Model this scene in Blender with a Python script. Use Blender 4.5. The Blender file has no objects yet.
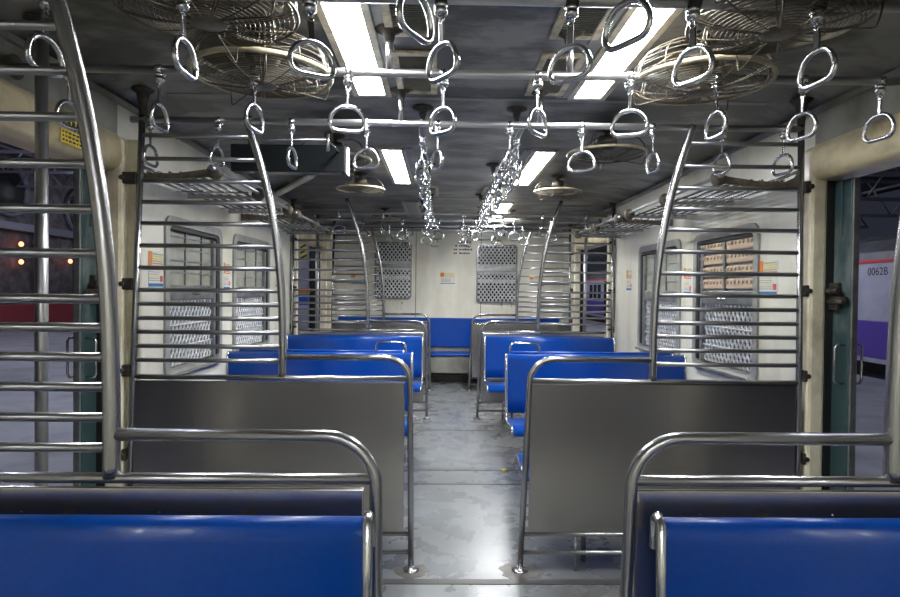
import bpy, bmesh, math, random
from mathutils import Vector, Matrix
random.seed(7)
scene = bpy.context.scene
COL = scene.collection
PI = math.pi

# ---------------------------------------------------------------- camera
CAMX, CAMZ = -0.136, 1.347
cam_data = bpy.data.cameras.new('camera')
cam_data.sensor_width = 36.0
cam_data.lens = 24.0
cam_data.clip_start = 0.02
cam_data.clip_end = 200
cam = bpy.data.objects.new('camera', cam_data)
COL.objects.link(cam)
yaw, pitch, roll = math.radians(-0.95), math.radians(-0.81), math.radians(0.6)
cam.matrix_world = (Matrix.Translation((CAMX, 0, CAMZ)) @ Matrix.Rotation(yaw, 4, 'Z')
                    @ Matrix.Rotation(PI/2 + pitch, 4, 'X') @ Matrix.Rotation(roll, 4, 'Z'))
scene.camera = cam

# ---------------------------------------------------------------- world, exposure
w = bpy.data.worlds.new('night_sky')
scene.world = w
w.use_nodes = True
w.node_tree.nodes['Background'].inputs[0].default_value = (0.10, 0.11, 0.16, 1)
w.node_tree.nodes['Background'].inputs[1].default_value = 0.10
scene.view_settings.view_transform = 'Standard'
scene.view_settings.look = 'None'
scene.view_settings.gamma = 1
scene.view_settings.use_curve_mapping = False
scene.view_settings.exposure = 0.9
DIFFUSER = 40.0
STATION_TUBE = 210.0

# ---------------------------------------------------------------- materials
def new_mat(name):
    m = bpy.data.materials.new(name)
    m.use_nodes = True
    return m, m.node_tree.nodes, m.node_tree.links, m.node_tree.nodes['Principled BSDF']

def mat(name, col, rough=0.5, metal=0.0, col2=None, scale=4.0, amt=0.5, bump=0.0, bscale=None,
        rvar=0.0, stretch=(1, 1, 1), coat=0.0, detail=6, lo=0.42, hi=0.62):
    m, N, L, b = new_mat(name)
    b.inputs['Base Color'].default_value = (*col, 1)
    b.inputs['Roughness'].default_value = rough
    b.inputs['Metallic'].default_value = metal
    if coat:
        b.inputs['Coat Weight'].default_value = coat
        b.inputs['Coat Roughness'].default_value = 0.12
    if col2 or bump or rvar:
        tc = N.new('ShaderNodeTexCoord'); mp = N.new('ShaderNodeMapping')
        mp.inputs['Scale'].default_value = stretch
        L.new(tc.outputs['Object'], mp.inputs['Vector'])
        nz = N.new('ShaderNodeTexNoise'); nz.inputs['Scale'].default_value = scale
        nz.inputs['Detail'].default_value = detail; nz.inputs['Roughness'].default_value = 0.62
        L.new(mp.outputs['Vector'], nz.inputs['Vector'])
        if col2:
            rp = N.new('ShaderNodeValToRGB')
            rp.color_ramp.elements[0].position = lo; rp.color_ramp.elements[1].position = hi
            rp.color_ramp.elements[0].color = (*col, 1)
            c2 = [a*(1-amt)+c*amt for a, c in zip(col, col2)]
            rp.color_ramp.elements[1].color = (*c2, 1)
            L.new(nz.outputs['Fac'], rp.inputs['Fac']); L.new(rp.outputs['Color'], b.inputs['Base Color'])
        if rvar:
            mr = N.new('ShaderNodeMapRange')
            mr.inputs['From Min'].default_value = 0.15; mr.inputs['From Max'].default_value = 0.85
            mr.inputs['To Min'].default_value = max(0.03, rough-rvar); mr.inputs['To Max'].default_value = rough+rvar
            L.new(nz.outputs['Fac'], mr.inputs['Value']); L.new(mr.outputs['Result'], b.inputs['Roughness'])
        if bump:
            n2 = N.new('ShaderNodeTexNoise'); n2.inputs['Scale'].default_value = bscale or scale*6
            n2.inputs['Detail'].default_value = 4
            L.new(mp.outputs['Vector'], n2.inputs['Vector'])
            bp = N.new('ShaderNodeBump'); bp.inputs['Strength'].default_value = bump; bp.inputs['Distance'].default_value = 0.01
            L.new(n2.outputs['Fac'], bp.inputs['Height']); L.new(bp.outputs['Normal'], b.inputs['Normal'])
    return m

def emis(name, col, s):
    m, N, L, b = new_mat(name)
    b.inputs['Base Color'].default_value = (*col, 1)
    b.inputs['Emission Color'].default_value = (*col, 1)
    b.inputs['Emission Strength'].default_value = s
    return m

STEEL = mat('polished_steel_tube', (0.36, 0.36, 0.37), 0.27, 0.92)
RAILM = mat('worn_bright_rail', (0.42, 0.42, 0.43), 0.32, 0.85)
CHROME = mat('bright_chrome', (0.55, 0.56, 0.58), 0.18, 0.96)
RUNG = mat('dull_steel_rung', (0.30, 0.30, 0.305), 0.28, 0.88)
PANEL = mat('brushed_steel_sheet', (0.52, 0.51, 0.50), 0.24, 0.95, (0.30, 0.29, 0.28), 1.8, 0.7, bump=0.35, bscale=1.5, rvar=0.07, detail=2, lo=0.20, hi=0.85)
BLACK = mat('black_webbing', (0.012, 0.012, 0.014), 0.6)
IRONB = mat('rusty_brown_bracket_iron', (0.10, 0.085, 0.065), 0.5, 0.2, (0.19, 0.16, 0.12), 30, 0.8)
DARKM = mat('dark_cast_iron', (0.045, 0.042, 0.038), 0.5, 0.6, (0.11, 0.09, 0.07), 30, 0.8)
BLUE = mat('blue_moulded_plastic', (0.0, 0.060, 0.36), 0.30, 0.0, (0.0, 0.050, 0.31), 60, 0.8, bump=0.05, bscale=120, coat=0.12)
BLUE.node_tree.nodes['Principled BSDF'].inputs['Specular IOR Level'].default_value = 0.35
CREAM = mat('stained_cream_paint', (0.80, 0.74, 0.56), 0.36, 0.0, (0.24, 0.17, 0.10), 4.0, 0.85, bump=0.10, bscale=9, lo=0.48, hi=0.70, stretch=(1, 1, 0.5), coat=0.2)
OCHRE = mat('yellowed_cream_paint', (0.74, 0.64, 0.41), 0.33, 0.0, (0.22, 0.17, 0.10), 2.6, 0.85, bump=0.08, bscale=8, lo=0.48, hi=0.68, coat=0.2)
WHITEW = mat('scuffed_offwhite_laminate', (0.80, 0.775, 0.67), 0.36, 0.0, (0.46, 0.40, 0.27), 2.2, 0.8, bump=0.03, bscale=6, lo=0.45, hi=0.8, stretch=(1, 1, 0.35))
GRIME = mat('grimy_grey_paint', (0.30, 0.30, 0.27), 0.45, 0.0, (0.12, 0.11, 0.09), 3, 0.8, lo=0.4, hi=0.7)
CEIL = mat('dark_grey_ceiling_enamel', (0.050, 0.051, 0.048), 0.34, 0.0, (0.25, 0.245, 0.225), 2.4, 1.0, bump=0.10, bscale=7, rvar=0.12, stretch=(0.7, 1.3, 1), lo=0.46, hi=0.58, detail=13)
CEILL = mat('light_grey_ceiling_strip', (0.26, 0.27, 0.265), 0.4, 0.0, (0.14, 0.14, 0.13), 5, 0.8)
TEAL = mat('teal_green_door_paint', (0.028, 0.060, 0.066), 0.4, 0.0, (0.17, 0.20, 0.20), 6, 0.8, bump=0.1, bscale=14, lo=0.48, hi=0.62, stretch=(1, 1, 0.4))
WIREM = mat('dusty_fan_wire', (0.09, 0.075, 0.05), 0.40, 0.6, (0.08, 0.07, 0.05), 12, 0.8)
TAN = mat('aged_tan_fan_enamel', (0.47, 0.41, 0.28), 0.4, 0.1, (0.20, 0.16, 0.10), 14, 0.8)
BRONZE = mat('dusty_bronze_wire', (0.15, 0.125, 0.085), 0.4, 0.5, (0.06, 0.05, 0.04), 16, 0.8)
BEIGE = mat('beige_vent_plastic', (0.60, 0.54, 0.40), 0.45, 0.0, (0.18, 0.15, 0.10), 12, 0.7)
LAMPFR = mat('aluminium_lamp_trim', (0.58, 0.55, 0.45), 0.35, 0.2, (0.30, 0.26, 0.18), 12, 0.7)
GREYM = mat('grey_window_aluminium', (0.30, 0.31, 0.31), 0.35, 0.7, (0.16, 0.16, 0.16), 8, 0.7)
WFRAME = mat('pale_grey_window_paint', (0.40, 0.40, 0.37), 0.35, 0.2, (0.25, 0.25, 0.23), 8, 0.7)
RUBBER = mat('black_rubber_gasket', (0.012, 0.012, 0.012), 0.5)
LATT = mat('white_expanded_mesh', (0.70, 0.71, 0.72), 0.4, 0.1, (0.45, 0.45, 0.45), 14, 0.6)
SHUT = mat('peach_beige_shutter', (0.56, 0.45, 0.30), 0.5, 0.0, (0.50, 0.34, 0.26), 6, 0.8)
FROST = mat('pale_frosted_pane', (0.42, 0.43, 0.38), 0.22, 0.0, (0.30, 0.29, 0.22), 3, 0.8, stretch=(1, 1, 2))
DARKG = mat('dark_glass_backing', (0.03, 0.03, 0.035), 0.15)
LAMPD = emis('lit_lamp_diffuser', (0.97, 0.99, 1.0), DIFFUSER)
LAMPD2 = emis('lit_boosted_diffuser', (0.98, 0.99, 1.0), DIFFUSER*1.9)  # emission raised on the far right lamp to brighten the end wall
LAMPOFF = mat('unlit_lamp_diffuser', (0.30, 0.32, 0.31), 0.4)
DARKBOX = mat('black_display_glass', (0.012, 0.015, 0.017), 0.25)
PAPER = mat('sticker_paper', (0.70, 0.69, 0.62), 0.5)
P_OR = mat('sticker_orange', (0.72, 0.22, 0.03), 0.5)
P_YE = mat('sticker_yellow', (0.72, 0.55, 0.07), 0.5)
P_GR = mat('sticker_olive_green', (0.26, 0.40, 0.14), 0.5)
P_RD = mat('sticker_red', (0.62, 0.08, 0.05), 0.5)
P_BL = mat('sticker_blue', (0.03, 0.16, 0.42), 0.5)
P_BK = mat('stencil_black', (0.02, 0.02, 0.02), 0.6)
PLAT = mat('platform_paving', (0.34, 0.34, 0.38), 0.6, 0.0, (0.20, 0.20, 0.23), 1.5, 0.8, bump=0.1, bscale=10)
T_WH = mat('train_offwhite_paint', (0.42, 0.42, 0.50), 0.35, 0.0, (0.30, 0.30, 0.37), 2, 0.7)
T_PU = mat('train_purple_paint', (0.10, 0.055, 0.34), 0.35)
T_RD = mat('train_red_stripe', (0.50, 0.03, 0.04), 0.4)
T_GY = mat('train_roof_grey', (0.10, 0.10, 0.11), 0.5, 0.0, (0.05, 0.05, 0.05), 3, 0.8)
MASON = mat('dark_station_masonry', (0.06, 0.055, 0.06), 0.7, 0.0, (0.17, 0.15, 0.16), 3, 0.7)
IRONG = mat('painted_station_steel', (0.16, 0.16, 0.20), 0.45, 0.3)
SLATE = mat('dark_canopy_sheet', (0.045, 0.048, 0.065), 0.6)

def floor_mat():
    m, N, L, b = new_mat('grey_vinyl_floor')
    tc = N.new('ShaderNodeTexCoord')
    def noise(sc, det, rg=0.5):
        n = N.new('ShaderNodeTexNoise'); n.inputs['Scale'].default_value = sc; n.inputs['Detail'].default_value = det
        n.inputs['Roughness'].default_value = rg; L.new(tc.outputs['Object'], n.inputs['Vector']); return n
    n1 = noise(1.3, 5, 0.55)
    r1 = N.new('ShaderNodeValToRGB'); e = r1.color_ramp.elements
    e[0].position = 0.20; e[0].color = (0.14, 0.145, 0.145, 1)
    e[1].position = 0.85; e[1].color = (0.24, 0.26, 0.275, 1)
    L.new(n1.outputs['Fac'], r1.inputs['Fac'])
    # noise-edged darkening along both edges of the aisle and under the benches
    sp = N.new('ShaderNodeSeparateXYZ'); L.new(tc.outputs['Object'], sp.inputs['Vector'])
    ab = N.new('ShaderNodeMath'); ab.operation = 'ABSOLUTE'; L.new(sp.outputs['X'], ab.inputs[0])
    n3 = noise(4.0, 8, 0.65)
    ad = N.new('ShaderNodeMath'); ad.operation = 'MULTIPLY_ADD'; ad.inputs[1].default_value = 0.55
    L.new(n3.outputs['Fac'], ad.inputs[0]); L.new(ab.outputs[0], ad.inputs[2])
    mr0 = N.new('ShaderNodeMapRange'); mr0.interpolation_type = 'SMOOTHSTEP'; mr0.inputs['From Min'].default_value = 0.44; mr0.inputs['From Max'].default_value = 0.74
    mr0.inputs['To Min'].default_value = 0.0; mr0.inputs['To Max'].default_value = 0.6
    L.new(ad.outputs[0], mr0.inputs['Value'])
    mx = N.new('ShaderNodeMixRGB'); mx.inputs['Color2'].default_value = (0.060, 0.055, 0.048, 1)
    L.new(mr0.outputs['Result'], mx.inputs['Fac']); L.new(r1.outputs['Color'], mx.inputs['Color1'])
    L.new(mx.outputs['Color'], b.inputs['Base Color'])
    n2 = noise(5, 8, 0.6)
    mr = N.new('ShaderNodeMapRange'); mr.inputs['To Min'].default_value = 0.17; mr.inputs['To Max'].default_value = 0.40
    mr.inputs['From Min'].default_value = 0.20; mr.inputs['From Max'].default_value = 0.80
    L.new(n2.outputs['Fac'], mr.inputs['Value']); L.new(mr.outputs['Result'], b.inputs['Roughness'])
    n4 = noise(9, 4)
    bp = N.new('ShaderNodeBump'); bp.inputs['Strength'].default_value = 0.25; bp.inputs['Distance'].default_value = 0.004
    L.new(n4.outputs['Fac'], bp.inputs['Height']); L.new(bp.outputs['Normal'], b.inputs['Normal'])
    b.inputs['Specular IOR Level'].default_value = 0.7
    return m
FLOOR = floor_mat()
SEAM = mat('dark_floor_seam', (0.07, 0.065, 0.06), 0.4, 0.3)
STAIN = mat('brown_floor_grime', (0.07, 0.06, 0.048), 0.4, 0.0, (0.13, 0.115, 0.10), 20, 0.8)

# ---------------------------------------------------------------- mesh helpers
class MB:
    def __init__(self): self.bm = bmesh.new(); self.mats = []; self.cur = 0
    def use(self, m):
        if m not in self.mats: self.mats.append(m)
        self.cur = self.mats.index(m); return self
    def _fin(self, faces, smooth):
        for f in faces: f.material_index = self.cur; f.smooth = smooth
    def box(self, x0, x1, y0, y1, z0, z1, bev=0.0, rot=None, piv=None):
        if x0 > x1: x0, x1 = x1, x0
        if y0 > y1: y0, y1 = y1, y0
        if z0 > z1: z0, z1 = z1, z0
        b = bmesh.new()
        bmesh.ops.create_cube(b, size=1.0)
        for v in b.verts:
            v.co = Vector(((x0+x1)/2+v.co.x*(x1-x0), (y0+y1)/2+v.co.y*(y1-y0), (z0+z1)/2+v.co.z*(z1-z0)))
        if bev > 0:
            bev = min(bev, 0.45*min(x1-x0, y1-y0, z1-z0))
            bmesh.ops.bevel(b, geom=b.edges[:], offset=bev, segments=2, profile=0.5, affect='EDGES')
        if rot is not None:
            p = Vector(piv) if piv is not None else Vector(((x0+x1)/2, (y0+y1)/2, (z0+z1)/2))
            for v in b.verts: v.co = p + rot @ (v.co-p)
        self._merge(b, False)
        return self
    def _merge(self, b, smooth):
        mp = {}
        for v in b.verts: mp[v] = self.bm.verts.new(v.co)
        fs = []
        for f in b.faces:
            try: fs.append(self.bm.faces.new([mp[v] for v in f.verts]))
            except ValueError: pass
        self._fin(fs, smooth); b.free()
    def tube(self, pts, r, seg=10, closed=False, cap=True, radii=None):
        P = [Vector(p) for p in pts]; n = len(P)
        T = []
        for i in range(n):
            if closed: t = P[(i+1) % n]-P[(i-1) % n]
            elif i == 0: t = P[1]-P[0]
            elif i == n-1: t = P[-1]-P[-2]
            else: t = (P[i+1]-P[i]).normalized()+(P[i]-P[i-1]).normalized()
            T.append(t.normalized())
        up = Vector((0, 0, 1)) if abs(T[0].z) < 0.9 else Vector((0, 1, 0))
        u = (up - T[0]*up.dot(T[0])).normalized()
        rings = []
        for i in range(n):
            u = (u - T[i]*u.dot(T[i])).normalized(); v = T[i].cross(u)
            rr = radii[i] if radii else r
            rings.append([self.bm.verts.new(P[i]+(u*math.cos(a)+v*math.sin(a))*rr)
                          for a in [2*PI*k/seg for k in range(seg)]])
        fs = []
        m = n if closed else n-1
        for i in range(m):
            A, B = rings[i], rings[(i+1) % n]
            for k in range(seg):
                fs.append(self.bm.faces.new((A[k], A[(k+1) % seg], B[(k+1) % seg], B[k])))
        self._fin(fs, True)
        if cap and not closed:
            self._fin([self.bm.faces.new(rings[0][::-1]), self.bm.faces.new(rings[-1])], False)
        return self
    def cyl(self, p0, p1, r, seg=14): return self.tube([p0, p1], r, seg)
    def lathe(self, prof, c=(0, 0, 0), seg=24, axis='Z'):
        rings = []
        for (r, h) in prof:
            ring = []
            for k in range(seg):
                a = 2*PI*k/seg
                if axis == 'Z': p = Vector((r*math.cos(a), r*math.sin(a), h))
                elif axis == 'X': p = Vector((h, r*math.cos(a), r*math.sin(a)))
                else: p = Vector((r*math.sin(a), h, r*math.cos(a)))
                ring.append(self.bm.verts.new(Vector(c)+p))
            rings.append(ring)
        fs = []
        for A, B in zip(rings, rings[1:]):
            for k in range(seg): fs.append(self.bm.faces.new((A[k], A[(k+1) % seg], B[(k+1) % seg], B[k])))
        self._fin(fs, True)
        self._fin([self.bm.faces.new(rings[0][::-1]), self.bm.faces.new(rings[-1])], False)
        return self
    def extrude_profile(self, prof, axis, a0, a1, smooth=False):
        # closed 2D profile swept along an axis: X -> (y,z), Y -> (x,z)
        def P(q, a): return Vector((a, q[0], q[1])) if axis == 'X' else (Vector((q[0], a, q[1])) if axis == 'Y' else Vector((q[0], q[1], a)))
        A = [self.bm.verts.new(P(q, a0)) for q in prof]; B = [self.bm.verts.new(P(q, a1)) for q in prof]
        n = len(prof)
        fs = [self.bm.faces.new((A[i], A[(i+1) % n], B[(i+1) % n], B[i])) for i in range(n)]
        self._fin(fs, smooth)
        self._fin([self.bm.faces.new(A[::-1]), self.bm.faces.new(B)], False)
        return self
    def build(self, name, m, parent=None, origin=None):
        bmesh.ops.recalc_face_normals(self.bm, faces=self.bm.faces[:])
        me = bpy.data.meshes.new(name)
        if parent is not None: off = world_of(parent)
        elif origin is not None: off = Vector(origin)
        else:
            co = [v.co for v in self.bm.verts]
            off = Vector(((min(c.x for c in co)+max(c.x for c in co))/2, (min(c.y for c in co)+max(c.y for c in co))/2, min(c.z for c in co)))
        for v in self.bm.verts: v.co -= off
        self.bm.to_mesh(me); self.bm.free()
        for mm in (self.mats or [m]): me.materials.append(mm)
        o = bpy.data.objects.new(name, me); COL.objects.link(o)
        if parent is not None: o.parent = parent
        else: o.location = off
        return o

def world_of(o):
    v = Vector(o.location)
    while o.parent is not None: o = o.parent; v = v + Vector(o.location)
    return v
def thing(name, label, cat, loc, group=None, kind=None):
    o = bpy.data.objects.new(name, None); COL.objects.link(o); o.location = loc
    o.empty_display_size = 0.1
    return tag(o, label, cat, group, kind)
def tag(o, label=None, cat=None, group=None, kind=None):
    if label: o['label'] = label
    if cat: o['category'] = cat
    if group: o['group'] = group
    if kind: o['kind'] = kind
    return o
def struct(o): o['kind'] = 'structure'; return o
def kids(o): return [c for c in COL.objects if c.parent == o]
def dup(root, loc=None, rotz=None, label=None, group=None):
    r = root.copy(); COL.objects.link(r)
    if loc is not None: r.location = loc
    if rotz is not None: r.rotation_euler = (0, 0, rotz)
    if label: r['label'] = label
    if group: r['group'] = group
    for ch in kids(root):
        c = ch.copy(); COL.objects.link(c); c.parent = r
        for g in kids(ch):
            d = g.copy(); COL.objects.link(d); d.parent = c
    return r
def arc(c, r, a0, a1, n, plane='XZ'):
    out = []
    for i in range(n+1):
        a = math.radians(a0+(a1-a0)*i/n)
        u, v = r*math.cos(a), r*math.sin(a)
        out.append((c[0]+u, c[1], c[2]+v) if plane == 'XZ' else ((c[0], c[1]+u, c[2]+v) if plane == 'YZ' else (c[0]+u, c[1]+v, c[2])))
    return out
def text_mesh(body, size, m, parent, place, rot, name='lettering'):
    cu = bpy.data.curves.new('t', 'FONT'); cu.body = body; cu.size = size; cu.extrude = 0.0006
    to = bpy.data.objects.new('t', cu); COL.objects.link(to)
    bpy.context.view_layer.update()
    me = bpy.data.meshes.new_from_object(to.evaluated_get(bpy.context.evaluated_depsgraph_get()))
    bpy.data.objects.remove(to); bpy.data.curves.remove(cu)
    me.materials.clear(); me.materials.append(m); me.name = name
    o = bpy.data.objects.new(name, me); COL.objects.link(o); o.parent = parent
    o.location = Vector(place)-world_of(parent); o.rotation_euler = rot
    return o

# ================================================================= SETTING
YP1, YP2, YP3, YP4, YEND = 1.333, 2.865, 6.25, 8.0, 8.95
YBACK = -3.2
WALLX, ZC = 1.70, 2.30
DOORS = [(1.42, 2.83), (6.37, 7.88)]

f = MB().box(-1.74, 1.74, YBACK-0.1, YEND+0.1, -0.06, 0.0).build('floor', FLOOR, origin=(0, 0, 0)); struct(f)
for i, y in enumerate((2.76, 4.15, 4.47, 5.75, 7.2)):
    hw = 0.035 if i == 0 else 0.012
    s = MB().box(-1.68, 1.68, y-hw, y+0.012, 0.0005, 0.003).build('trim_%d' % (i+1), SEAM); struct(s)

# ceiling with slightly sloping sides
c = MB().extrude_profile([(-1.78, 2.24), (-1.50, ZC), (1.50, ZC), (1.78, 2.24), (1.78, ZC+0.08), (-1.78, ZC+0.08)], 'Y', YBACK-0.1, YEND+0.1).build('ceiling', CEIL); struct(c)

WIN = [(3.44, 4.28), (4.56, 5.48)]
WZ0, WZ1 = 0.83, 1.74
def side_wall(s, nm):
    b = MB()
    x0, x1 = WALLX*s, (WALLX+0.045)*s
    b.use(WHITEW)
    def W(y0, y1, z0, z1): b.box(x0, x1, y0, y1, z0, z1)
    W(YBACK, DOORS[0][0]-0.10, 0, 2.26)
    # bay between the doorways, pierced by two windows
    ya, yb = DOORS[0][1]+0.10, DOORS[1][0]-0.10
    W(ya, yb, 0, WZ0); W(ya, yb, WZ1, 2.26)
    W(ya, WIN[0][0], WZ0, WZ1); W(WIN[0][1], WIN[1][0], WZ0, WZ1); W(WIN[1][1], yb, WZ0, WZ1)
    W(DOORS[1][1]+0.10, YEND, 0, 2.26)
    # above the doorways
    b.use(GRIME)
    for d in DOORS: W(d[0]-0.10, d[1]+0.10, 2.05, 2.26)
    o = b.build(nm, WHITEW); struct(o)
side_wall(-1, 'wall_left'); side_wall(1, 'wall_right')
e = MB().box(-1.74, 1.74, YEND, YEND+0.05, 0, 2.26).build('wall_front', WHITEW); struct(e)
e = MB().box(-1.74, 1.74, YBACK-0.05, YBACK, 0, 2.26).build('wall_back', WHITEW); struct(e)
# end wall: joint strips and grubby plinth
tn = [6]
def trim(b, m):
    o = b.build('trim_%d' % tn[0], m); tn[0] += 1; struct(o); return o
for x in (-0.50, 0.47): trim(MB().box(x-0.006, x+0.006, YEND-0.004, YEND, 0.4, 2.24), GRIME)
trim(MB().box(-1.69, 1.69, YEND-0.03, YEND-0.001, 0.001, 0.09), SEAM)
for s in (-1, 1):
    for y0, y1 in ((2.93, 6.27), (7.98, YEND)):
        trim(MB().box((WALLX-0.012)*s, (WALLX-0.001)*s, y0, y1, 0.001, 0.12), GREYM)
    # ceiling edge strip
    trim(MB().box((WALLX-0.02)*s, (WALLX-0.001)*s, YBACK, YEND-0.001, 2.225, 2.252), GRIME)

# doorway jambs and headers (rounded cream pressings)
for s in (-1, 1):
    for k, d in enumerate(DOORS):
        y0, y1 = d
        # header
        b = MB()
        pr = [(1.655, 2.06), (1.64, 2.03), (1.635, 1.95), (1.645, 1.91), (1.67, 1.89), (1.80, 1.89), (1.80, 2.07), (1.70, 2.07)]
        b.extrude_profile([(s*x, z) for x, z in pr], 'Y', y0-0.06, y1+0.02, True)
        trim(b, OCHRE)
        for (ya, yb) in ((y0-0.10, y0), (y1, y1+0.10)):
            b = MB()
            b.box(s*1.630, s*1.715, ya+0.012, yb-0.012, 0.001, 2.05, 0.018)
            if s < 0 and ya == y1: b.box(s*1.575, s*1.65, ya+0.062, ya+0.10, 0.001, 2.05, 0.012)
            trim(b, CREAM)
            b = MB(); b.box(s*1.715, s*1.79, ya+0.02, yb-0.02, 0.0, 1.89, 0.004); trim(b, RUBBER)
        # threshold
        trim(MB().box(s*1.66, s*1.84, y0, y1, -0.03, 0.012, 0.004), PANEL)
        # doorway floor grime plate
    # ----- body side outside, seen through gaps
# ---------------------------------------------------------------- doors (open sliding leaves)
def door(n, s, ylead, ylen, sgn):
    """leading edge at ylead, the leaf runs sgn*ylen away from it"""
    y0, y1 = sorted((ylead, ylead+sgn*ylen))
    b = MB()
    b.box(s*1.752, s*1.79, y0, y1, 0.02, 1.885, 0.006)
    o = b.build('door_%d' % n, TEAL, origin=(s*1.77, ylead, 0)); struct(o)
    # bright worn leading edge strip
    e = MB().box(s*1.756, s*1.786, ylead-sgn*0.010, ylead+sgn*0.001, 0.03, 1.88, 0.003).build('edge_strip', GREYM, o)
    e = MB().box(s*1.744, s*1.752, ylead+sgn*0.055, ylead+sgn*0.085, 1.62, 1.88, 0.003).build('guide_rail', TEAL, o)
    # D handle wrapping on the inner face and another on the outer face
    for xo, dx in ((1.752, -0.045), (1.790, 0.045)):
        h = MB(); z0, z1 = 0.93, 1.11; yy = ylead+sgn*0.03
        h.tube([(s*xo, yy, z0), (s*(xo+dx*0.8), yy, z0), (s*(xo+dx), yy, z0+0.015), (s*(xo+dx), yy, z1-0.015), (s*(xo+dx*0.8), yy, z1), (s*xo, yy, z1)], 0.006, 8)
        h.build('door_handle', CHROME, o)
    l = MB(); l.box(s*1.728, s*1.752, ylead+sgn*0.055, ylead+sgn*0.115, 1.27, 1.40, 0.004)
    l.cyl((s*1.72, ylead+sgn*0.03, 1.36), (s*1.72, ylead+sgn*0.10, 1.36), 0.016); l.cyl((s*1.72, ylead-sgn*0.01, 1.31), (s*1.72, ylead+sgn*0.10, 1.31), 0.011)
    l.cyl((s*1.725, ylead+sgn*0.05, 1.32), (s*1.752, ylead+sgn*0.05, 1.32), 0.012)
    l.box(s*1.722, s*1.735, ylead-sgn*0.012, ylead+sgn*0.07, 1.31, 1.335, 0.003)
    l.build('latch', DARKM, o)
door(1, -1, 2.735, 0.66, 1); door(2, 1, 2.735, 0.66, 1)
door(3, -1, 6.46, 0.5, -1); door(4, 1, 6.46, 0.5, -1)

# ---------------------------------------------------------------- windows
def lattice(b, y0, y1, z0, z1, x, pitch=0.032, w=0.004, t=0.003, axis='X'):
    """diamond mesh of thin straps clipped to a rectangle, lying in a plane across `axis`"""
    H = z1-z0; k = 1.35
    for sg in (1, -1):
        c = y0-H/k if sg > 0 else y0
        while c < (y1 if sg > 0 else y1+H/k):
            # line  y = c + sg*t/k , z = z0 + t
            t0, t1 = 0.0, H
            if sg > 0:
                t0 = max(t0, (y0-c)*k); t1 = min(t1, (y1-c)*k)
            else:
                t0 = max(t0, (c-y1)*k); t1 = min(t1, (c-y0)*k)
            if t1-t0 > 0.012:
                a = (c+sg*t0/k, z0+t0); d = (c+sg*t1/k, z0+t1)
                if axis == 'X': b.tube([(x+sg*0.001, a[0], a[1]), (x+sg*0.001, d[0], d[1])], w*0.72, 4, cap=False)
                else: b.tube([(a[0], x+sg*0.001, a[1]), (d[0], x+sg*0.001, d[1])], w*0.72, 4, cap=False)
            c += pitch
def rrect(y0, y1, z0, z1, r, n=5):
    pts = []
    for (cy, cz, a0) in ((y1-r, z1-r, 0), (y0+r, z1-r, 90), (y0+r, z0+r, 180), (y1-r, z0+r, 270)):
        for i in range(n+1):
            a = math.radians(a0+90*i/n); pts.append((cy+r*math.cos(a), cz+r*math.sin(a)))
    return pts
def ring_frame(b, outer, inner, P0, P1):
    """solid rounded ring between two outlines; P0/P1 map (u,v) to 3D front/back"""
    n = len(outer); bm = b.bm
    V = [[bm.verts.new(P(q)) for q in poly] for P in (P0, P1) for poly in (outer, inner)]
    of, inf, ob, inb = V
    fs = []
    for i in range(n):
        j = (i+1) % n
        fs += [bm.faces.new((of[i], of[j], inf[j], inf[i])), bm.faces.new((ob[i], ob[j], inb[j], inb[i])),
               bm.faces.new((of[i], of[j], ob[j], ob[i])), bm.faces.new((inf[i], inf[j], inb[j], inb[i]))]
    b._fin(fs, False)
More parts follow.
